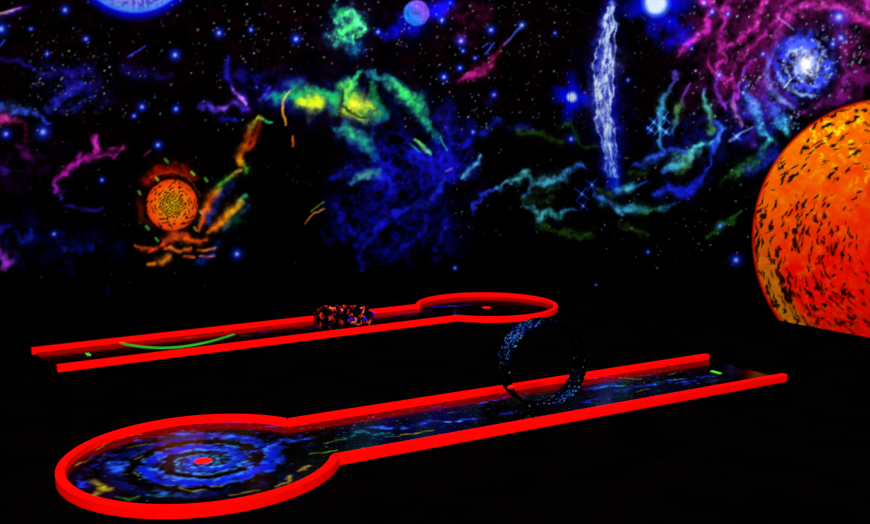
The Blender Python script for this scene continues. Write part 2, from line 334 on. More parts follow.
# two burning white stars
def burst(x, y, r, R, k=0):
    q = P.sl(x - R * 1.5, y - R * 1.5, x + R * 1.5, y + R * 1.5)
    dx, dy = X[q] - x, Y[q] - y; d = np.hypot(dx, dy); a = np.arctan2(dy, dx)
    RR = R * (1 + .22 * np.sin(a * 4 + k) + .12 * np.sin(a * 7 + 1) + P.wx[q] * .8)
    P.blend(q, np.clip((1 - d / RR) * 1.5, 0, 1), np.array([.0, .03, .93]), 'screen')
    P.blend(q, np.clip((r * 1.35 - d) / (r * .6), 0, 1) * (.65 + .6 * P.t1[q]), np.array([.38, .62, 1]), 'screen')
    P.blend(q, np.clip((r - d + P.wx[q] * 5) / (r * .35), 0, 1), np.array([.86, .93, 1]), 'over')
burst(572, 97, 5, 22, 1); burst(656, 3, 12, 33, 2)
S([(668, 20), (686, 34), (672, 42)], 10, (2, 2, 170), warp=7, tex=.4); S([(683, 40), (690, 44)], 7, (20, 10, 170), warp=6)
# cloud arcs below the streamer
CY, BL = (70, 205, 225), (24, 44, 235)
S([(462, 178), (468, 169), (478, 163), (481, 154)], [1.5, 2.6, 2.6, 1.5], (60, 165, 240), warp=4, tex=.4)
S([(474, 216), (474, 204), (484, 194), (496, 188)], [1.8, 3, 3.6, 3], (26, 40, 215), warp=6, tex=.55)
S([(496, 188), (510, 182), (522, 175), (526, 172), (531, 184)], [2.5, 4, 5, 5, 3], [(50, 120, 235), (70, 200, 200), (60, 190, 190), (20, 90, 120)], warp=7, tex=.6)
S([(524, 196), (532, 187), (546, 180), (558, 180), (570, 171), (580, 166), (588, 170)], [2.5, 4, 5, 4.5, 5, 4, 2], [(30, 80, 230), (60, 190, 210), (60, 170, 230), (40, 120, 240), (20, 60, 220)], warp=7, tex=.6)
S([(530, 192), (545, 190), (562, 186)], 3.5, (20, 40, 12), warp=6)
S([(524, 204), (533, 209), (541, 219), (550, 211), (559, 216), (567, 210), (576, 213)], [3, 4.5, 5, 4, 4, 3, 1.5], [(30, 110, 130), (70, 210, 215), (50, 180, 200), (40, 110, 230)], warp=6, tex=.5)
S([(545, 228), (558, 230), (576, 237), (592, 236)], 4.5, (26, 60, 10), warp=8, tex=.6); S([(520, 198), (545, 200), (555, 198)], 4, (14, 40, 14), warp=7)
S([(590, 183), (596, 195), (606, 202), (620, 211)], [2, 3.5, 4.5, 5], [(30, 70, 230), (40, 110, 240), (50, 160, 240)], warp=6, tex=.5)
S([(614, 192), (628, 189), (636, 184), (648, 184)], [4, 5.5, 4, 1.8], [(40, 140, 240), CY, (40, 140, 230), BL], warp=6, tex=.45)
S([(600, 188), (612, 197)], 4, (26, 56, 6), warp=6)
S([(622, 212), (634, 206), (648, 210), (662, 206), (676, 205)], [4, 5, 4, 4.5, 2], [(40, 150, 240), (50, 170, 200), (24, 90, 90), (40, 150, 190), (20, 60, 140)], warp=7, tex=.55)
S([(640, 212), (655, 208)], 4, (20, 60, 6), warp=6)
S([(658, 192), (670, 188), (684, 195), (693, 190), (700, 180), (708, 170), (712, 160), (710, 150), (716, 140), (722, 128)], [4, 6.5, 8, 7, 4, 3, 2.6, 3, 3.6, 3], [BL, (16, 30, 245), (16, 30, 245), (24, 40, 240), (20, 50, 220), (40, 100, 230)], warp=7, tex=.5)
S([(662, 174), (672, 167), (684, 158), (694, 152), (706, 146)], [3, 6, 7, 6, 2.5], [(30, 80, 220), (60, 190, 230), (90, 225, 200), (80, 220, 220), (30, 120, 220)], warp=7, tex=.5)
S([(680, 170), (688, 164), (692, 158)], 5, (44, 84, 4), warp=6); S([(630, 174), (645, 172)], 4, (24, 44, 6), warp=6)
S([(634, 167), (648, 160), (658, 155), (672, 150), (684, 150)], [2.5, 5, 5, 5, 2.5], [(20, 40, 200), (40, 100, 235), (24, 50, 230), (20, 60, 200)], warp=7, tex=.55)
S([(620, 224), (632, 230), (648, 236)], 4, (24, 52, 12), warp=8); S([(706, 236), (718, 230), (728, 222), (742, 210)], [3, 5, 5, 2], (26, 88, 16), warp=7, tex=.5)
S([(722, 182), (735, 174), (748, 164), (760, 156), (768, 140)], [3, 5, 6, 6, 5], [(20, 60, 10), (30, 100, 40), (20, 90, 110), (20, 110, 60)], warp=8, tex=.6)
S([(748, 170), (760, 166), (775, 152)], 5, (12, 20, 150), warp=7)
# twinkling crosses
def cross(x, y, r, c):
    S([(x - r, y - r * .8), (x + r, y + r * .8)], .9, c, warp=0, tex=.1); S([(x - r * .8, y + r), (x + r * .7, y - r)], .9, c, warp=0, tex=.1)
    D(x, y, 1.8, (150, 210, 255), c)
for c_ in [(582, 194, 7, (16, 60, 220)), (592, 185, 6, (16, 50, 210)), (583, 206, 5, (16, 40, 200)), (660, 128, 7, (30, 120, 240)), (664, 118, 6, (30, 110, 230)), (654, 122, 5, (20, 90, 230)), (666, 132, 4, (30, 120, 240)), (651, 130, 4, (20, 80, 220)), (737, 137, 4, (60, 100, 250))]:
    cross(*c_)
# hanging wisps, right
S([(676, 71), (672, 84), (664, 98), (660, 112), (660, 128), (658, 142), (664, 152)], [2.4, 3, 3.6, 3.4, 3, 3, 3], [(110, 50, 230), (60, 90, 220), (50, 180, 200), (40, 120, 230), (60, 170, 240), (30, 70, 230)], warp=5, tex=.45)
S([(692, 82), (684, 95), (678, 108), (676, 120), (672, 134)], [1.6, 2.6, 3.6, 3, 2], [(120, 30, 190), (90, 40, 160), (70, 130, 60), (60, 110, 60), (20, 60, 160)], warp=5, tex=.5)
S([(703, 88), (704, 98), (708, 108), (713, 118), (711, 132)], [2, 4.2, 5, 4.5, 2.5], [(60, 60, 190), (80, 225, 200), (70, 200, 170), (70, 150, 60), (50, 120, 30)], warp=5, tex=.4)
S([(712, 118), (719, 126), (718, 138), (714, 150)], [3, 4, 4, 3], (24, 60, 230), warp=6, tex=.5); S([(694, 147), (704, 146), (714, 142)], [2, 4, 2], (40, 180, 190), warp=5)
S([(717, 78), (718, 92), (723, 106)], [2, 3, 2.4], (130, 36, 220), warp=5, tex=.45); S([(732, 98), (734, 112), (742, 128)], [2.6, 3, 2.2], [(130, 50, 130), (150, 90, 110), (110, 60, 90)], warp=5, tex=.5)
S([(750, 62), (742, 74), (738, 86), (736, 98)], [2, 3.4, 3.4, 2], (110, 30, 190), warp=5, tex=.5)
S([(746, 84), (748, 98), (756, 110), (760, 124), (768, 140)], [4, 6.5, 7, 6, 4], [(20, 40, 220), (60, 110, 250), (50, 130, 240), (40, 150, 220), (60, 200, 200)], warp=6, tex=.6)
S([(730, 141), (740, 134), (753, 127)], [2.4, 1.6, 1.4], (110, 130, 255), warp=1, tex=.2)
S([(764, 96), (772, 108), (780, 120), (787, 132)], [5, 7, 7, 4], [(70, 30, 200), (30, 60, 235), (30, 130, 230), (40, 170, 190)], warp=6, tex=.6)
S([(752, 128), (754, 145)], 4, (70, 20, 190), warp=5)
# magenta arms
MG = (176, 24, 150)
for pts, w_, c_ in [
    ([(704, -30), (706, 0), (712, 14), (706, 28), (696, 38), (684, 46), (680, 58)], [7, 8, 8, 6, 6, 5, 3], MG),
    ([(730, -20), (727, 0), (725, 20), (722, 40), (726, 62)], [6, 6, 6, 5, 3], (130, 18, 110)),
    ([(775, -25), (768, -5), (758, 14), (752, 28), (740, 40), (726, 50), (718, 68)], [6, 6, 6, 5.5, 5, 4, 3], (160, 22, 120)),
    ([(812, -25), (795, -5), (782, 8), (772, 24), (764, 36), (750, 46), (736, 60), (726, 86)], [5, 5, 5, 5, 4, 4, 4, 2], (120, 18, 100)),
    ([(772, 46), (782, 28), (792, 14), (808, 6), (826, 3), (846, 8), (862, 20), (880, 30)], [4, 6, 7, 7, 8, 7, 6, 5], [(120, 20, 110), (150, 26, 120), (180, 30, 130), (190, 30, 150)]),
    ([(842, 52), (846, 76), (836, 94), (818, 106), (800, 112)], [4, 6, 6, 5, 4], (96, 18, 110)),
    ([(708, 60), (716, 74), (730, 80), (734, 96)], [3, 4, 4, 3], (110, 14, 90)),
    ([(862, 70), (850, 92), (835, 102)], [8, 8, 6], (50, 4, 54)),
    ([(860, -20), (870, 10), (900, 20)], [8, 9, 9], (150, 24, 130))]:
    S(pts, w_, c_, warp=6, tex=.65, a=.75)
    S(pts, np.array(w_) * .55, np.minimum(np.array(c_) * 1.1, 255), warp=8, tex=.8, a=.45)
# spiral galaxy
gx, gy = 806, 64
q = P.sl(gx - 52, gy - 52, gx + 52, gy + 60)
dx, dy = X[q] - gx, (Y[q] - gy) * .88
d = np.hypot(dx, dy); a = np.arctan2(dy, dx)
sw = a * 2 + d * .26 + P.wx[q] * 5
arm = .5 + .5 * np.sin(sw); arm2 = .5 + .5 * np.sin(a * 3 + d * .55 + P.wy[q] * 9)
P.blend(q, np.clip((42 - d) / 14, 0, 1) * .8, np.array([.02, .01, .12]), 'over')
I = np.clip((38 + 5 * (dy - dx) / 40 - d) / 14, 0, 1) * np.clip(.05 + arm * .95 + (P.t1[q] - .5) * 3.2, 0, 1)
cc = np.stack([np.interp(d, [0, 16, 28, 40], [.45, .22, .10, .22]), np.interp(d, [0, 16, 28, 40], [.55, .32, .16, .04]), np.interp(d, [0, 30, 40], [1, .95, .55])], -1)
P.blend(q, I, cc, 'screen')
I = np.clip((33 - d) / 16, 0, 1) * np.clip((arm2 - .45) * 1.8, 0, 1) * np.clip((P.fine[q] - .3) * 2.6, 0, 1)
P.blend(q, I, np.array([.62, .74, 1]), 'screen')
P.blend(q, np.clip((17 - d) / 13, 0, 1) * (.3 + .9 * P.fine[q]), np.array([.75, .82, 1]), 'screen')
P.blend(q, np.clip((7 - d) / 4, 0, 1), np.array([1, 1, 1]), 'over')
S([(776, 46), (768, 58), (766, 72), (770, 86), (780, 98), (792, 106)], [2.5, 4, 5, 5, 4.5, 2.5], [(30, 60, 240), (50, 80, 250), (60, 100, 250), (90, 140, 255), (60, 100, 240)], warp=5, tex=.5)
S([(778, 72), (782, 82), (790, 90), (802, 96), (814, 96)], [2, 3, 3, 2.5, 2], (110, 150, 255), warp=4, tex=.5)
S([(812, 36), (802, 40), (792, 46)], 5, (20, 40, 240), warp=5, tex=.4)
S([(777, 17), (787, 24), (794, 30)], .9, (130, 130, 250), warp=0, tex=.1); S([(784, 88), (792, 78)], .9, (230, 230, 255), warp=0, tex=.1)
# orange planet
px_, py_, pr = 892, 238, 140.5
q = P.sl(px_ - pr - 4, py_ - pr - 4, 1059, 399)
dx, dy = (X[q] - px_) / pr, (Y[q] - py_) / pr; d = np.hypot(dx, dy)
ins = np.clip((1 - d) * pr / 1.6, 0, 1)
th = np.arctan2(dy, dx)
t1, t2, fi = P.t1[q], P.t2[q], P.fine[q]
top = np.clip((-dy + .35 * dx * -1 + .05) * 1.1 + (t2 - .5) * .8, 0, 1)
Rr = np.ones(d.shape); Gg = .06 + .40 * top ** .8 + .10 * (t1 - .5)
yel = np.clip((t1 - .52) * 5, 0, 1) * np.clip(1 - np.hypot((dx + .36) / .35, (dy + .72) / .22), 0, 1)
yel += .8 * np.clip((t1 - .5) * 5, 0, 1) * np.clip(1 - np.hypot((dx + .05) / .3, (dy + .42) / .16), 0, 1)
Gg = Gg + yel * .55 * (.4 + 1.2 * (fi > .5))
gold = np.clip((d - .80) / .08, 0, 1) * np.clip((1.0 - d) / .04, 0, 1) * np.clip((dy + .15) * 2.2, 0, 1) * np.clip(-dx * 3, 0, 1)
gcol = np.stack([.62 + .3 * t1, .44 + .25 * t1, .05 + 0 * t1], -1)
hot = np.clip((fi * .5 + t1 * .5 - .55) * 7, 0, 1) * np.clip((dx + 1) * 1.2, 0, 1) * np.clip((-.1 - dx), 0, 1) * 1.6
Gg = Gg + hot * .35
pc = np.stack([Rr, np.clip(Gg, 0.02, .95), .0 * d + .01], -1)
pc = pc * (1 - gold[..., None] * .75) + gcol * gold[..., None] * .75
# dark brush dabs that run along circles round the planet's centre
hh, ww = d.shape
dab = np.zeros(d.shape, np.float32); XX, YY = X[q], Y[q]
for i in range(1450):
    r_ = 1 - random.random() ** 1.25 * .75
    r_ = min(r_, .97)
    a_ = random.uniform(0, math.pi * 2)
    keep = .35 + .65 * (r_ > .45)
    sinA = math.sin(a_)
    if -.95 < sinA < -.35 and random.random() < .45: continue
    if random.random() > keep: continue
    cx_, cy_ = px_ + math.cos(a_) * r_ * pr, py_ + math.sin(a_) * r_ * pr
    if math.cos(a_) * r_ > -.25 and random.random() < .35: continue
    L = random.uniform(1.2, 5.0) * (1.5 if r_ > .8 else 1); W_ = random.uniform(.45, 1.5)
    if math.cos(a_) * r_ < -.55 and sinA > -.2: W_ *= 1.15; L *= 1.2
    tx, ty = -math.sin(a_ + .15), math.cos(a_ + .15)
    j0 = int((cx_ - 9 - XX[0, 0]) * 2); i0 = int((cy_ - 9 - YY[0, 0]) * 2)
    s_ = (slice(max(i0, 0), min(i0 + 36, hh)), slice(max(j0, 0), min(j0 + 36, ww)))
    if s_[0].stop <= s_[0].start or s_[1].stop <= s_[1].start: continue
    ux = (XX[s_] - cx_) + P.wx[q][s_] * 9; uy = (YY[s_] - cy_) + P.wy[q][s_] * 9
    e = ((ux * tx + uy * ty) / L) ** 2 + ((ux * ty - uy * tx) / W_) ** 2
    dab[s_] = np.maximum(dab[s_], np.clip((1.25 - e) * 1.6, 0, 1))
low = np.clip((dy - .45) * 2.2, 0, 1) * np.clip((.5 + .5 * np.sin(d * 75 + P.wx[q] * 16)) * 1.6 - .75 + (t1 - .5) * 3, 0, 1)
dark = np.clip(dab * .93 + low * .8, 0, 1)[..., None]
pc = pc * (1 - dark) + np.array([.06, .015, 0]) * dark
edge = np.clip((d - .975) / .01, 0, 1)[..., None]
pc = pc * (1 - edge * .8) + np.array([.85, .05, 0]) * edge * .8
P.blend(q, ins, pc.astype(np.float32), 'over')
# named stars
for x_, y_, r_ in [(65, 10, 3.6), (31, 29, 2), (86, 39, 2.8), (47, 54, 2.4), (219, 33, 3.6), (175, 55, 4.2), (142, 107, 3.4), (134, 116, 2.4), (176, 109, 3.2), (43, 132, 5.5), (6, 134, 4), (1, 29, 5), (296, 39, 3.8), (237, 254, 4), (54, 234, 2.6), (461, 41, 4), (491, 30, 3.6), (444, 77, 3.4), (460, 68, 2.8), (473, 132, 2.6), (378, 32, 2.6), (736, 260, 4.4), (839, 17, 7), (841, 38, 4), (833, 44, 3), (571, 139, 3.6), (704, 3, 3), (712, 12, 3), (728, 14, 2.4), (719, 75, 3), (763, 54, 2.6), (720, 226, 2.6), (455, 268, 2.2), (494, 95, 2.4), (158, 145, 3.4), (102, 180, 2.4), (555, 33, 2), (628, 80, 2), (463, 51, 2.2), (251, 30, 2.2), (475, 58, 2), (442, 20, 3), (648, 252, 2), (596, 285, 1.6), (648, 128, 2)]:
    D(x_, y_, r_, (150, 205, 255), (14, 34, 225))
# star dust
def dust(n, x0, y0, x1, y1, lo=.45, hi=1.0, cols=((150, 180, 240), (110, 120, 190), (170, 170, 180))):
    for _ in range(n):
        c_ = np.array(random.choice(cols)) * random.uniform(.35, 1)
        x_, y_ = random.uniform(x0, x1), random.uniform(y0, y1)
        if math.hypot(x_ - px_, y_ - py_) < pr + 3 or math.hypot(x_ - 135, y_ + 48) < 62 or math.hypot(x_ - 172, y_ - 205) < 28: continue
        D(x_, y_, random.uniform(lo, hi) * 1.15, c_)
dust(250, 0, -60, 260, 130); dust(90, 0, 130, 240, 290, .4, .8, ((60, 70, 170), (60, 110, 90), (110, 110, 130)))
dust(110, 30, 40, 110, 115); dust(170, 240, -60, 400, 70); dust(330, 400, -60, 570, 130)
dust(60, 430, 130, 560, 240, .4, .9); dust(210, 560, -60, 700, 130, .45, .9, ((70, 80, 200), (120, 130, 220), (60, 60, 120)))
dust(110, 600, 120, 790, 270, .4, .9); dust(240, 690, -60, 870, 130, .5, 1.25, ((130, 190, 255), (200, 220, 255), (90, 110, 220)))
dust(60, 820, 25, 862, 75, .6, 1.4, ((130, 190, 255), (200, 220, 255))); dust(26, 742, 75, 760, 95, .6, 1.2, ((190, 220, 255),))
dust(40, 770, 110, 800, 130, .6, 1.1, ((110, 170, 255),)); dust(60, 760, 210, 770, 240, .4, .6)
dust(160, -150, -80, 0, 200); dust(40, 250, 70, 460, 280, .4, .8, ((60, 70, 190),))
for x_, y_, c_ in [(69, 51, (200, 150, 20)), (450, 3, (60, 200, 70)), (214, 23, (90, 140, 60)), (229, 21, (90, 140, 60))]: D(x_, y_, 1.2, c_)
# keep stars off the dark skirting band near the floor
P.C *= np.clip(1.0, 0, 1)

# ---------------------------------------------------------------- mural panels
G_MURAL = .56
def to_px(Wp):
    x, y, z = Wp[:, 0], Wp[:, 1], Wp[:, 2] - H
    dep = y * math.cos(TH) - z * math.sin(TH); up = y * math.sin(TH) + z * math.cos(TH)
    return 435 + F * x / dep, 262 - F * up / dep
def circ(cx, cy, rx, ry=None): return lambda X_, Y_: ((X_ - cx) / rx) ** 2 + ((Y_ - cy) / (ry or rx)) ** 2 < 1
def painted_mesh(name, verts, faces, colors, m, parent=None):
    me = bpy.data.meshes.new(name)
    me.from_pydata(verts.tolist(), [], faces.tolist()); me.update()
    at = me.color_attributes.new('paint', 'FLOAT_COLOR', 'POINT')
    at.data.foreach_set('color', np.c_[colors, np.ones(len(colors))].astype(np.float32).ravel())
    return link(name, me, m, parent)
def mural(name, label, p0, u, s0, s1, n_in, motifs, step=.0105):
    """grid panel standing 8 mm proud of its wall; p0 + u*s; motifs are cut out of the panel as parts of their own"""
    off = n_in * .008
    org = Vector((p0[0] + off[0] + u[0] * (s0 + s1) / 2, p0[1] + off[1] + u[1] * (s0 + s1) / 2, 0))
    root = None
    sN = int((s1 - s0) / step); zN = int((WALL_H - .01) / step)
    s_ = np.linspace(s0, s1, sN); z_ = np.linspace(.005, WALL_H - .005, zN)
    SS, ZZ = np.meshgrid(s_, z_)
    V = np.stack([p0[0] + off[0] + u[0] * SS, p0[1] + off[1] + u[1] * SS, ZZ], -1).reshape(-1, 3)
    qx, qy = to_px(V)
    front = np.clip(qx, -199, 1058), np.clip(qy, -109, 398)
    c = lin(P.sample(*front)) * G_MURAL
    # beyond the painted field fade to the black ground
    c *= (np.clip((qy + 108) / 8, 0, 1) * np.clip((qx + 198) / 40, 0, 1) * np.clip((1057 - qx) / 22, 0, 1) * np.clip((397 - qy) / 6, 0, 1))[:, None]
    idx = np.arange(sN * zN).reshape(zN, sN)
    Q = np.stack([idx[:-1, :-1], idx[:-1, 1:], idx[1:, 1:], idx[1:, :-1]], -1).reshape(-1, 4)
    if np.cross(u, n_in) > 0: Q = Q[:, ::-1]
    fx, fy = qx[Q].mean(1), qy[Q].mean(1)
    left = np.ones(len(Q), bool); V = V - np.array(org)
    parts = []
    for nm, lb, fn in motifs:
        mk = fn(fx, fy) & left; left &= ~mk
        parts.append((nm, lb, Q[mk]))
    def sub(nm, Qs, parent, extra=None):
        us, inv = np.unique(Qs, return_inverse=True); f = inv.reshape(-1, 4)
        vv, cc = V[us], c[us]
        if extra is not None:
            k = len(vv); vv = np.r_[vv, extra[0]]; cc = np.r_[cc, np.zeros((len(extra[0]), 3))]; f = np.r_[f, extra[1] + k]
        return painted_mesh(nm, vv, f, cc, M_MURAL, parent)
    # edge and back of the panel
    a, b = s0 - (s0 + s1) / 2, s1 - (s0 + s1) / 2
    bk = -n_in * .006
    E8 = [[u[0] * t + o[0], u[1] * t + o[1], zz] for o in ((0, 0), bk) for t, zz in ((a, .005), (b, .005), (b, WALL_H - .005), (a, WALL_H - .005))]
    Fx = np.array([[0, 1, 5, 4], [1, 2, 6, 5], [2, 3, 7, 6], [3, 0, 4, 7], [4, 5, 6, 7]])
    base = sub(name, Q[left], None, (np.array(E8), Fx)); base.location = org
    tag(base, label, 'mural')
    for nm, lb, Qs in parts:
        o = sub(nm, Qs, base)
        if lb: o['label'] = lb
    return base

# ---------------------------------------------------------------- structure
bm = bmesh.new(); box(bm, -6.5, 6.5, -3, 13, -.1, 0); fl = obj('floor', bm, M_FLOOR); fl['kind'] = 'structure'
def wall(name, a, b, n_out):
    bm = bmesh.new(); t = .12
    P4 = [a, b, b + n_out * t, a + n_out * t]
    lo = [bm.verts.new((p[0], p[1], 0)) for p in P4]; hi = [bm.verts.new((p[0], p[1], WALL_H)) for p in P4]
    bm.faces.new(lo); bm.faces.new(hi)
    for i in range(4): bm.faces.new((lo[i], lo[(i + 1) % 4], hi[(i + 1) % 4], hi[i]))
    bmesh.ops.recalc_face_normals(bm, faces=bm.faces)
    o = obj(name, bm, M_WALL); o['kind'] = 'structure'; return o
wall('wall_left', CORNER - UL * 7.6, CORNER + UL * .12, NL)
wall('wall_right', CORNER, CORNER + UR * 6.4, UL)
mural('space_mural', 'glow-paint space mural on the left wall, with orange sun and green-gold gas clouds', CORNER, UL, -7.4, -.012, -NL,
      [('blue_planet', 'pale blue mottled planet with a deep blue halo', circ(135, -48, 70)),
       ('glowing_sun', 'small orange cellular sun with a yellow core', circ(172, 205, 28)),
       ('moon', 'small violet and cyan moon', circ(416.5, 13, 14)),
       ('gas_cloud', 'green and yellow glowing gas cloud', lambda a, b: ((a > 262) & (a < 452) & (b > 66) & (b < 190)) & (b > 66 + np.abs(a - 355) * .12)),
       ('purple_nebula', 'thin magenta-purple nebula wisp', lambda a, b: ((a > 50) & (a < 130) & (b > 132) & (b < 200)))])
mural('space_mural', 'glow-paint space mural on the right wall, with orange-red planet and blue spiral galaxy', CORNER, UR, .012, 6.2, -UL,
      [('planet', 'huge orange-red planet with dark brush dabs', circ(892, 238, 141.5)),
       ('spiral_galaxy', 'blue spiral galaxy with a white core', circ(806, 65, 40, 44)),
       ('star', 'large white star with blue halo at the top edge', circ(656, 3, 32)),
       ('star', 'small white star with ragged blue halo', circ(572, 97, 22)),
       ('plasma_streamer', 'upright pale blue plasma streamer', lambda a, b: (a > 588) & (a < 628) & (b > 6) & (b < 192)),
       ('cloud_arc', 'low arcs of cyan and blue cloud', lambda a, b: (a > 455) & (a < 720) & (b > 140) & (b < 242))])

# ---------------------------------------------------------------- lanes
RO, RW, RH, HW = 0.688, 0.045, 0.049, 0.362            # circle radius, rail width, rail height, half width of the strip
ZS = 0.012                                              # playing surface
class LaneCanvas(Canvas):
    def unit(s): return .0075
def sweep(name, pts, parent, w_=RW, z0=0.0, z1=RH, bev=.004):
    """square timber rail swept along the centre line pts (lane coordinates), mitred at its bends"""
    pts = [Vector(p) for p in pts]; bm = bmesh.new(); rings = []
    prof = [(-w_ / 2, z0), (w_ / 2, z0), (w_ / 2, z1 - bev), (w_ / 2 - bev, z1), (-w_ / 2 + bev, z1), (-w_ / 2, z1 - bev)]
    for i, p in enumerate(pts):
        a = (pts[i] - pts[i - 1]).normalized() if i else None
        b = (pts[i + 1] - pts[i]).normalized() if i < len(pts) - 1 else None
        d0 = a or b; d1 = b or a; t = (d0 + d1).normalized(); n = Vector((-t.y, t.x)); k = 1 / max(.35, n.dot(Vector((-d0.y, d0.x))))
        rings.append([bm.verts.new((p.x + n.x * x * k, p.y + n.y * x * k, z)) for x, z in prof])
    for A, B_ in zip(rings, rings[1:]):
        for i in range(6): bm.faces.new((A[i], A[(i + 1) % 6], B_[(i + 1) % 6], B_[i]))
    bm.faces.new(rings[0][::-1]); bm.faces.new(rings[-1])
    bmesh.ops.recalc_face_normals(bm, faces=bm.faces)
    return obj(name, bm, M_RED, parent)
def build_lane(label, c, ang, length, paint, tee, nb, nf, mirror):
    """lane coordinates: x along the strip away from the circle, y across; origin at the cup. nb/nf = length of the two side rails"""
    root = thing('mini_golf_lane', label, 'mini golf lane', (c[0], c[1], 0), ang, 'mini golf lanes')
    e = (math.cos(ang), math.sin(ang))
    T = lambda x, y: ((x - c[0]) * e[0] + (y - c[1]) * e[1], -(x - c[0]) * e[1] + (y - c[1]) * e[0])
    LC = LaneCanvas(-.78, -.78, length + .1, .78, 190)
    paint(LC, T)
    # surface mesh
    st = .0065; ns = int((length + RO - RW / 2) / st)
    xs = np.linspace(-(RO - RW / 2) + .0005, length, ns); nt = 150
    hw = np.where(xs < .9, np.sqrt(np.maximum((RO - RW / 2) ** 2 - xs ** 2, 0)), 0)
    hw = np.where((xs > 0), np.maximum(hw, HW - RW / 2), hw)
    tt = np.linspace(-1, 1, nt); XX = np.repeat(xs[:, None], nt, 1); YY = hw[:, None] * tt[None]
    V = np.stack([XX, YY, np.full(XX.shape, ZS)], -1).reshape(-1, 3)
    cc = lin(LC.sample(V[:, 0], V[:, 1])) * .62
    idx = np.arange(ns * nt).reshape(ns, nt)
    Q = np.stack([idx[:-1, :-1], idx[1:, :-1], idx[1:, 1:], idx[:-1, 1:]], -1).reshape(-1, 4)
    # skirt down to the floor
    ring = np.r_[idx[:, 0], idx[-1, 1:], idx[::-1, -1][1:], idx[0, ::-1][1:-1]]
    k = len(V); VB = V[ring].copy(); VB[:, 2] = .0005
    nr = len(ring); i = np.arange(nr); j = (i + 1) % nr
    Q = np.r_[Q, np.stack([ring[j], ring[i], k + i, k + j], -1)]
    V = np.r_[V, VB]; cc = np.r_[cc, np.zeros((nr, 3))]
    painted_mesh('playing_surface', V, Q, cc, M_LANE, root)
    # rails
    ra = RO - RW / 2; hy = HW - RW / 2; a0 = math.asin(hy / ra); x0 = ra * math.cos(a0)
    N = 120
    sweep('curved_rail', [(ra * math.cos(a0 + (2 * math.pi - 2 * a0) * t / N), ra * math.sin(a0 + (2 * math.pi - 2 * a0) * t / N)) for t in range(N + 1)], root)
    sweep('side_rail', [(x0 - .004, hy), (nb, hy)], root); sweep('side_rail', [(x0 - .004, -hy), (nf, -hy)], root)
    # cup: shallow red dish let into the surface
    bm = bmesh.new(); n = 28; rr = [.044, .042, .036, .033]; zz = [ZS + .0008, ZS + .003, ZS + .003, ZS + .001]; R_ = []
    for r_, z_ in zip(rr, zz): R_.append([bm.verts.new((r_ * math.cos(2 * math.pi * t / n), r_ * math.sin(2 * math.pi * t / n), z_)) for t in range(n)])
    for A, B_ in zip(R_, R_[1:]):
        for t in range(n): bm.faces.new((A[t], A[(t + 1) % n], B_[(t + 1) % n], B_[t]))
    bm.faces.new(R_[-1]); bmesh.ops.recalc_face_normals(bm, faces=bm.faces)
    cup = obj('cup', bm, M_CUP, root); cup['label'] = 'round red cup'
    # tee mat
    tx, ty = T(*tee); bm = bmesh.new(); box(bm, tx - .014, tx + .014, ty - .042, ty + .042, ZS + .0005, ZS + .004)
    o = obj('tee_mark', bm, M_GREEN, root); o['label'] = 'small bright green tee mark'
    return root, T

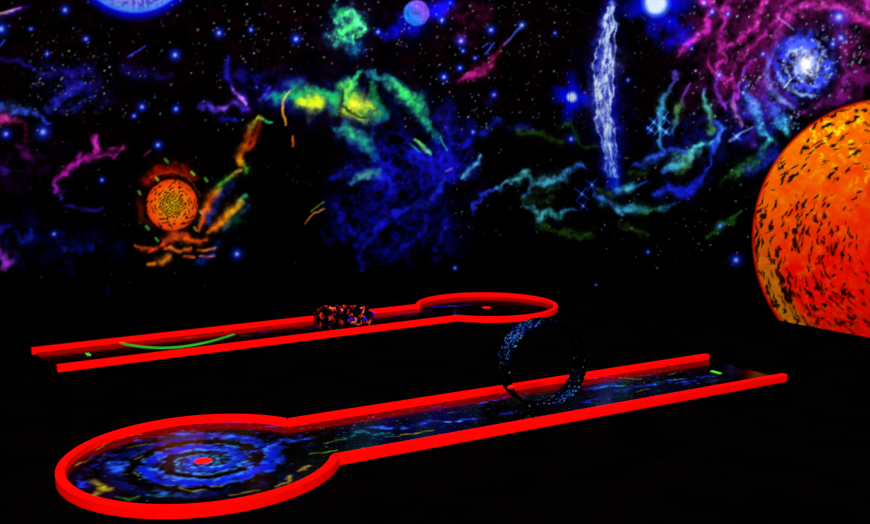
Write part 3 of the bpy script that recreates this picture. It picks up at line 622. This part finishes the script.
def paint_near(C, T):
    pt = lambda px, py: T(*back(px, py, ZS))
    W = lambda pts: [pt(*p) for p in pts]
    Sx = lambda pts, wd, c_, warp=5, tex=.6, a=1: C.stroke(W(pts), wd, c_, warp=warp, tex=tex, a=a)
    full = (slice(None), slice(None))
    # galaxy round the cup
    x, y = C.X, C.Y; r = np.hypot(x, y); th = np.arctan2(y, x)
    sw = .5 + .5 * np.sin(th - r * 34 + C.wx * 4 + 1.2)
    I = np.clip((.50 - r) / .16, 0, 1) * np.clip(sw * 1.7 - .55 + (C.t1 - .5) * 1.8, 0, 1)
    C.blend(full, I * .95, np.array([6, 30, 240]) / 255, 'screen')
    fil = .5 + .5 * np.sin(th * 2 - r * 75 + C.wx * 7)
    I = np.clip((.44 - r) / .22, 0, 1) * np.clip((fil - .55) * 2.3, 0, 1) * np.clip((C.t1 - .38) * 4, 0, 1)
    C.blend(full, I, np.array([60, 140, 255]) / 255, 'screen')
    C.blend(full, np.clip((.2 - r) / .16, 0, 1) * np.clip(C.fine * 1.6 - .4, 0, 1), np.array([70, 150, 255]) / 255, 'screen')
    o = (r > .42) & (r < .70) & (x < .62)
    far = np.clip((r - .40) / .06, 0, 1) * (x < .7)
    I = far * np.clip((.5 + .5 * np.sin(th * 2 - r * 30 + C.wx * 7) - .5) * 2, 0, 1) * np.clip((C.t1 - .48) * 6, 0, 1) * np.clip((y + .1) * 4, .25, 1)
    C.blend(full, I * .75, np.array([14, 40, 215]) / 255, 'screen')
    # yellow-green drifts round the edge
    YG = (165, 135, 14); GR = (40, 120, 20)
    for p, w_, c_ in [([(96, 450), (112, 440), (130, 436), (142, 434)], .014, (205, 120, 12)), ([(130, 448), (142, 445), (152, 444)], .011, YG), ([(75, 465), (86, 461)], .013, YG),
                      ([(92, 480), (98, 484), (108, 490)], .035, YG), ([(96, 494), (104, 488)], .03, (170, 130, 10)), ([(118, 497), (130, 500), (138, 497)], .02, GR), ([(132, 472), (137, 476)], .012, YG),
                      ([(137, 459), (142, 457)], .010, (180, 130, 60)), ([(165, 485), (178, 485)], .012, (40, 180, 40)), ([(180, 488), (190, 491), (203, 490)], .014, YG), ([(212, 486), (222, 486)], .014, YG),
                      ([(228, 496), (240, 494), (258, 491)], .012, YG), ([(276, 486), (290, 482), (290, 476)], .020, YG), ([(300, 470), (310, 466)], .018, YG), ([(308, 454), (322, 453), (336, 451)], .016, (110, 150, 10)),
                      ([(324, 443), (334, 441), (344, 439)], .014, (100, 150, 20)), ([(384, 436), (400, 436)], .012, (90, 140, 10)), ([(402, 435), (420, 433), (432, 430)], .013, (150, 150, 12)), ([(448, 413), (455, 412)], .008, (120, 110, 20)),
                      ([(150, 495), (175, 497)], .018, (30, 80, 60)), ([(620, 378), (632, 379), (640, 379)], .011, (170, 140, 70)), ([(636, 392), (648, 389)], .012, (120, 150, 60)), ([(668, 374), (676, 373)], .009, (150, 140, 20)), ([(676, 372), (682, 371)], .007, (110, 130, 20))]:
        Sx(p, w_, c_, warp=4, tex=.45)
    for p, w_, c_ in [([(110, 466), (118, 462), (116, 470)], .03, (20, 60, 240)), ([(78, 482), (82, 486)], .025, (16, 30, 230)), ([(150, 490), (175, 494), (195, 495)], .03, (14, 60, 130)),
                      ([(150, 437), (175, 434), (200, 434), (235, 435)], .016, (24, 60, 235)), ([(215, 437), (232, 436), (248, 437)], .022, (30, 60, 240)),
                      ([(268, 448), (280, 440), (292, 440), (305, 438)], .026, (20, 46, 240)), ([(225, 450), (245, 452), (270, 450)], .024, (16, 36, 220)), ([(230, 468), (255, 463), (280, 463)], .02, (20, 50, 235)),
                      ([(225, 478), (250, 472), (275, 470)], .022, (10, 30, 200)),
                      ([(345, 438), (356, 433), (366, 432)], .034, (10, 90, 110)), ([(360, 430), (374, 427), (388, 428), (402, 427)], .032, (30, 70, 240)), ([(372, 434), (386, 433)], .02, (16, 80, 100)),
                      ([(404, 428), (416, 425), (430, 422), (446, 422), (460, 420), (476, 419)], .026, (20, 40, 225)), ([(440, 422), (450, 422), (460, 421)], .012, (60, 160, 240)),
                      ([(478, 404), (486, 402)], .018, (14, 50, 190)), ([(494, 400), (508, 398)], .018, (14, 26, 200)), ([(428, 407), (440, 407)], .012, (30, 16, 140)),
                      ([(538, 399), (550, 398)], .014, (20, 40, 190)), ([(500, 414), (520, 412), (540, 409)], .018, (10, 16, 140)), ([(545, 404), (556, 404)], .014, (10, 20, 170)),
                      ([(592, 389), (606, 385), (618, 382)], .035, (14, 30, 210)), ([(600, 388), (612, 385), (622, 386)], .022, (20, 120, 160)), ([(585, 402), (598, 399)], .02, (16, 30, 225)),
                      ([(620, 391), (640, 386), (656, 384), (668, 380)], .03, (14, 30, 190)), ([(652, 384), (668, 380), (684, 378)], .018, (16, 90, 150)), ([(672, 383), (686, 381)], .012, (30, 50, 250)),
                      ([(684, 384), (700, 377), (716, 376)], .028, (8, 16, 130)), ([(640, 376), (656, 374)], .014, (50, 20, 110)), ([(600, 376), (612, 377)], .02, (80, 16, 150)), ([(594, 379), (600, 378)], .016, (170, 20, 190)),
                      ([(700, 384), (720, 379)], .02, (8, 10, 70))]:
        Sx(p, w_ * 1.9, np.array(c_) * .8, warp=7, tex=1.0); Sx(p, w_, c_, warp=5, tex=.8)
    for _ in range(700):
        x_ = random.uniform(-.7, 3.5); y_ = random.uniform(-.68, .68) if x_ < .6 else random.uniform(-.32, .32)
        C.dot(x_, y_, random.uniform(.004, .008), np.array(random.choice([(40, 90, 240), (90, 160, 240), (40, 130, 120), (120, 130, 60), (120, 90, 220)])) * random.uniform(.4, 1))
    # planet's faint red reflection painted onto the bare end of the strip
    C.stroke([pt(728, 372), pt(745, 372), pt(757, 374)], .09, (46, 0, 4), warp=3, tex=.5)

def paint_far(C, T):
    pt = lambda px, py: T(*back(px, py, ZS))
    Sx = lambda pts, wd, c_, warp=5, tex=.6: C.stroke([pt(*p) for p in pts], wd, c_, warp=warp, tex=tex)
    for p, w_, c_ in [([(434, 307), (444, 306), (456, 306)], .07, (10, 24, 220)), ([(448, 306), (454, 306)], .03, (60, 130, 250)), ([(463, 305), (470, 305)], .05, (14, 40, 220)), ([(445, 302), (470, 300), (488, 299)], .04, (6, 6, 90)),
                      ([(400, 313), (416, 312), (432, 310)], .05, (6, 6, 110)), ([(390, 317), (410, 316)], .03, (6, 10, 90)), ([(530, 305), (536, 305)], .03, (10, 16, 150)), ([(455, 312), (480, 311), (500, 311)], .03, (6, 8, 70)),
                      ([(262, 332), (270, 331)], .03, (10, 24, 210)), ([(310, 329), (320, 328)], .03, (10, 20, 170)), ([(240, 336), (248, 336)], .02, (20, 110, 90)), ([(185, 338), (194, 337)], .04, (20, 90, 14)), ([(118, 341), (112, 340)], .03, (40, 30, 6)),
                      ([(325, 327), (332, 326)], .03, (90, 8, 14)), ([(374, 318), (384, 317)], .03, (8, 8, 90))]:
        Sx(p, w_, c_)
    for _ in range(200):
        x_ = random.uniform(-.7, 3.6); y_ = random.uniform(-.6, .6) if x_ < .6 else random.uniform(-.32, .32)
        C.dot(x_, y_, random.uniform(.005, .009), np.array(random.choice([(30, 60, 220), (30, 110, 110), (60, 60, 130)])) * random.uniform(.3, .9))

near, TN = build_lane('nearer of the two red-railed black mini golf lanes, blue galaxy painted round its cup', CN, AN, 3.86, paint_near, back(716, 372.5, ZS), 3.845, 3.865, False)
far, TF = build_lane('farther red-railed black mini golf lane, beside the left wall, with a long green arc', CF, AF + math.pi, 4.02, paint_far, back(88, 354.5, ZS), 3.99, 4.045, True)

# green arc lying on the far lane: a thin bent strip
def strip(name, pxs, m, parent, T, w0=.012, h=.008):
    pts = [Vector(T(*back(x_, y_, ZS))) for x_, y_ in pxs]
    bm = bmesh.new(); rings = []; n_ = len(pts)
    for i, p in enumerate(pts):
        d_ = (pts[min(i + 1, n_ - 1)] - pts[max(i - 1, 0)]).normalized(); n = Vector((-d_.y, d_.x)); f = w0 * (.35 + .65 * math.sin(math.pi * (i + .4) / n_))
        rings.append([bm.verts.new((p.x + n.x * s_ * f, p.y + n.y * s_ * f, z_)) for s_, z_ in ((-1, ZS), (1, ZS), (.8, ZS + h), (-.8, ZS + h))])
    for A, B_ in zip(rings, rings[1:]):
        for i in range(4): bm.faces.new((A[i], A[(i + 1) % 4], B_[(i + 1) % 4], B_[i]))
    bm.faces.new(rings[0][::-1]); bm.faces.new(rings[-1]); bmesh.ops.recalc_face_normals(bm, faces=bm.faces)
    return obj(name, bm, m, parent)
def bez(pts, n=28):
    out = []; P_ = [np.array(p, float) for p in pts]; P_ = [2 * P_[0] - P_[1]] + P_ + [2 * P_[-1] - P_[-2]]
    for i in range(1, len(P_) - 2):
        for t in np.linspace(0, 1, n // (len(P_) - 3), endpoint=False):
            a, b, c_, d_ = P_[i - 1:i + 3]
            out.append(.5 * (2 * b + (c_ - a) * t + (2 * a - 5 * b + 4 * c_ - d_) * t * t + (3 * b - a - 3 * c_ + d_) * t ** 3))
    return out + [P_[-2]]
M_ARC = mat('green_arc_paint', noise=(4, [(0.3, (.01, .30, .01)), (0.7, (.02, .45, .015))]))
o = strip('painted_arc', bez([(118, 342), (130, 345.2), (148, 347.3), (168, 347.8), (190, 345.6), (212, 341), (234, 334.5)]), M_ARC, far, TF, w0=.03, h=.004)
o['label'] = 'long thin green arc'

# ---------------------------------------------------------------- loop-the-loop ring on the near lane
def loop_ring():
    Ro, th_, W_ = .267, .012, .150
    cpx = back(542.0, 406.5, ZS)
    root = thing('loop_obstacle', 'upright dark ring with blue speckles standing on the nearer lane', 'loop obstacle', (cpx[0], cpx[1], ZS), AN - math.radians(8))
    n, mrows = 220, 34
    def shell(name, r0, r1, y0, y1, paintfn, label=None):
        V, Q, C_ = [], [], []
        prof = [(r1, y0 + (y1 - y0) * t / mrows) for t in range(mrows + 1)] + [(r0, y1 + (y0 - y1) * t / mrows) for t in range(mrows + 1)]
        k = len(prof)
        for i in range(n):
            a = 2 * math.pi * i / n
            sh = .0
            for r_, y_ in prof:
                V.append((r_ * math.cos(a), y_ + sh, Ro + .003 + r_ * math.sin(a))); C_.append(paintfn(a, y_, r_ == r1))
        for i in range(n):
            for j in range(k):
                Q.append((i * k + j, i * k + (j + 1) % k, ((i + 1) % n) * k + (j + 1) % k, ((i + 1) % n) * k + j))
        o = painted_mesh(name, np.array(V), np.array(Q), lin(np.array(C_)), M_LOOP, root)
        for p in o.data.polygons: p.use_smooth = False
        return o
    spk = {}
    def pf(a, y_, outer):
        a %= 2 * math.pi; rnd = random.random()
        b = 0.012; c_ = np.array([.0, .0, .01])
        # blue drift: outer face, upper left; inner face, lower right
        g_ = math.exp(-((a - 2.3) / .55) ** 2) if outer else .8 * math.exp(-(((a + math.pi) % (2 * math.pi) - math.pi + 1.0) / .36) ** 2) * (.25 + .75 * (y_ < -.005))
        c_ = c_ + np.array([.01, .07, .62]) * g_ * random.uniform(0, 1) * (.5 + .5 * math.sin(a * 31 + y_ * 80))
        if rnd < .12 * g_ + .008: c_ = c_ + random.choice([np.array([.25, .6, .7]), np.array([.1, .4, .9]), np.array([.5, .6, .4])]) * random.uniform(.3, 1)
        return np.clip(c_, 0, 1)
    shell('ring', Ro - th_, Ro, -W_ / 2, W_ / 2, pf)
    # low ramps that carry the ball on and off the ring
    for s_ in (-1, 1):
        bm = bmesh.new(); N = 10; R_ = []
        yc = .0
        for i in range(N + 1):
            t = i / N; x_ = s_ * (.03 + .13 * t); z_ = Ro - math.sqrt(max((Ro) ** 2 - (.03 + .13 * (1 - t) * .0 + (.13 * t)) ** 2, 0)) * 1.0
            z_ = .004 + .0 * t
            R_.append([bm.verts.new((x_, yc - .07, 0.0005)), bm.verts.new((x_, yc + .07, 0.0005)), bm.verts.new((x_, yc + .07, .012 * (1 - t) + .002)), bm.verts.new((x_, yc - .07, .012 * (1 - t) + .002))])
        for A, B_ in zip(R_, R_[1:]):
            for i in range(4): bm.faces.new((A[i], A[(i + 1) % 4], B_[(i + 1) % 4], B_[i]))
        bm.faces.new(R_[0]); bm.faces.new(R_[-1]); bmesh.ops.recalc_face_normals(bm, faces=bm.faces)
        obj('ramp', bm, M_WALL, root)
    # added red bead for the rail's red showing on the ring's near left
    bm = bmesh.new(); bmesh.ops.create_icosphere(bm, subdivisions=2, radius=1)
    for v in bm.verts: v.co = Vector((v.co.x * .026 - Ro + .016, v.co.y * .010 - W_ / 2 - .009, v.co.z * .013 + Ro - .100))
    o = obj('rail_red_spot', bm, M_CUP, root, True); o['label'] = 'small red spot'
    return root
loop_ring()

# ---------------------------------------------------------------- rock obstacle on the far lane
def rock_pile():
    c = back(344, 326, ZS)
    root = thing('rock_obstacle', 'row of black rocks with orange-red edges across the farther lane', 'rock obstacle', (c[0], c[1], ZS), AF)
    rnd = random.Random(5)
    oc = mat('rock_orange_edges'); nt = oc.node_tree; b = nt.nodes['Principled BSDF']
    tc = nt.nodes.new('ShaderNodeTexCoord'); v = nt.nodes.new('ShaderNodeTexVoronoi'); v.feature = 'DISTANCE_TO_EDGE'; v.inputs['Scale'].default_value = 17
    n1 = nt.nodes.new('ShaderNodeTexNoise'); n1.inputs['Scale'].default_value = 12
    r = nt.nodes.new('ShaderNodeValToRGB'); r.color_ramp.elements[0].color = (1, 1, 1, 1); r.color_ramp.elements[0].position = .05; r.color_ramp.elements[1].position = .13; r.color_ramp.elements[1].color = (0, 0, 0, 1)
    c2 = nt.nodes.new('ShaderNodeValToRGB'); e = c2.color_ramp.elements; e[0].position = .47; e[0].color = (.0, .0, .003, 1); e[1].position = .56; e[1].color = (.55, .012, .008, 1)
    e2 = c2.color_ramp.elements.new(.64); e2.color = (.8, .12, .02, 1); e3 = c2.color_ramp.elements.new(.72); e3.color = (.02, .02, .4, 1)
    mx = nt.nodes.new('ShaderNodeMix'); mx.data_type = 'RGBA'; mx.inputs['A'].default_value = (.0006, .0003, .0012, 1)
    nt.links.new(tc.outputs['Object'], v.inputs['Vector']); nt.links.new(tc.outputs['Object'], n1.inputs['Vector'])
    nt.links.new(v.outputs['Distance'], r.inputs['Fac']); nt.links.new(n1.outputs['Fac'], c2.inputs['Fac'])
    nt.links.new(r.outputs['Color'], mx.inputs['Factor']); nt.links.new(c2.outputs['Color'], mx.inputs['B']); nt.links.new(mx.outputs['Result'], b.inputs['Base Color'])
    blue = mat('rock_blue_spots', noise=(20, [(0.3, (.002, .004, .5)), (0.7, (.004, .006, .8))]))
    tones = oc
    def rock(x_, y_, z_, rx, ry, rz, m_=None, nm='rock'):
        bm = bmesh.new(); bmesh.ops.create_icosphere(bm, subdivisions=3, radius=1)
        ph = [rnd.uniform(0, 6) for _ in range(6)]
        for v_ in bm.verts:
            p = v_.co.copy(); k = 1 + .13 * math.sin(p.x * 3 + ph[0]) * math.sin(p.y * 3.4 + ph[1]) + .09 * math.sin(p.z * 6 + ph[2]) + .06 * math.sin(p.x * 9 + p.y * 8 + ph[3])
            v_.co = Vector((x_ + p.x * k * rx, y_ + p.y * k * ry, max(z_ + p.z * k * rz, .0005)))
        return obj(nm, bm, m_ or tones, root)
    for x_, y_, z_, a_, b_, c_ in [(-.20, 0, .075, .075, .11, .10), (-.10, .02, .075, .07, .10, .10), (.0, .0, .07, .075, .11, .10), (.10, .01, .065, .07, .10, .09), (.20, .0, .06, .07, .10, .08),
                                   (-.20, -.03, .165, .06, .07, .035), (-.10, -.02, .165, .06, .06, .03), (.0, -.03, .15, .06, .07, .035), (.09, -.03, .14, .055, .06, .035), (.18, -.02, .125, .06, .06, .035)]:
        rock(x_, y_, z_, a_, b_, c_)
    for x_, z_ in [(.01, .075), (.145, .065), (.255, .09)]:
        o = rock(x_, -.115 if x_ < .2 else -.07, z_, .016, .012, .018, blue, 'crystal'); o['label'] = 'round blue crystal'
    return root
rock_pile()
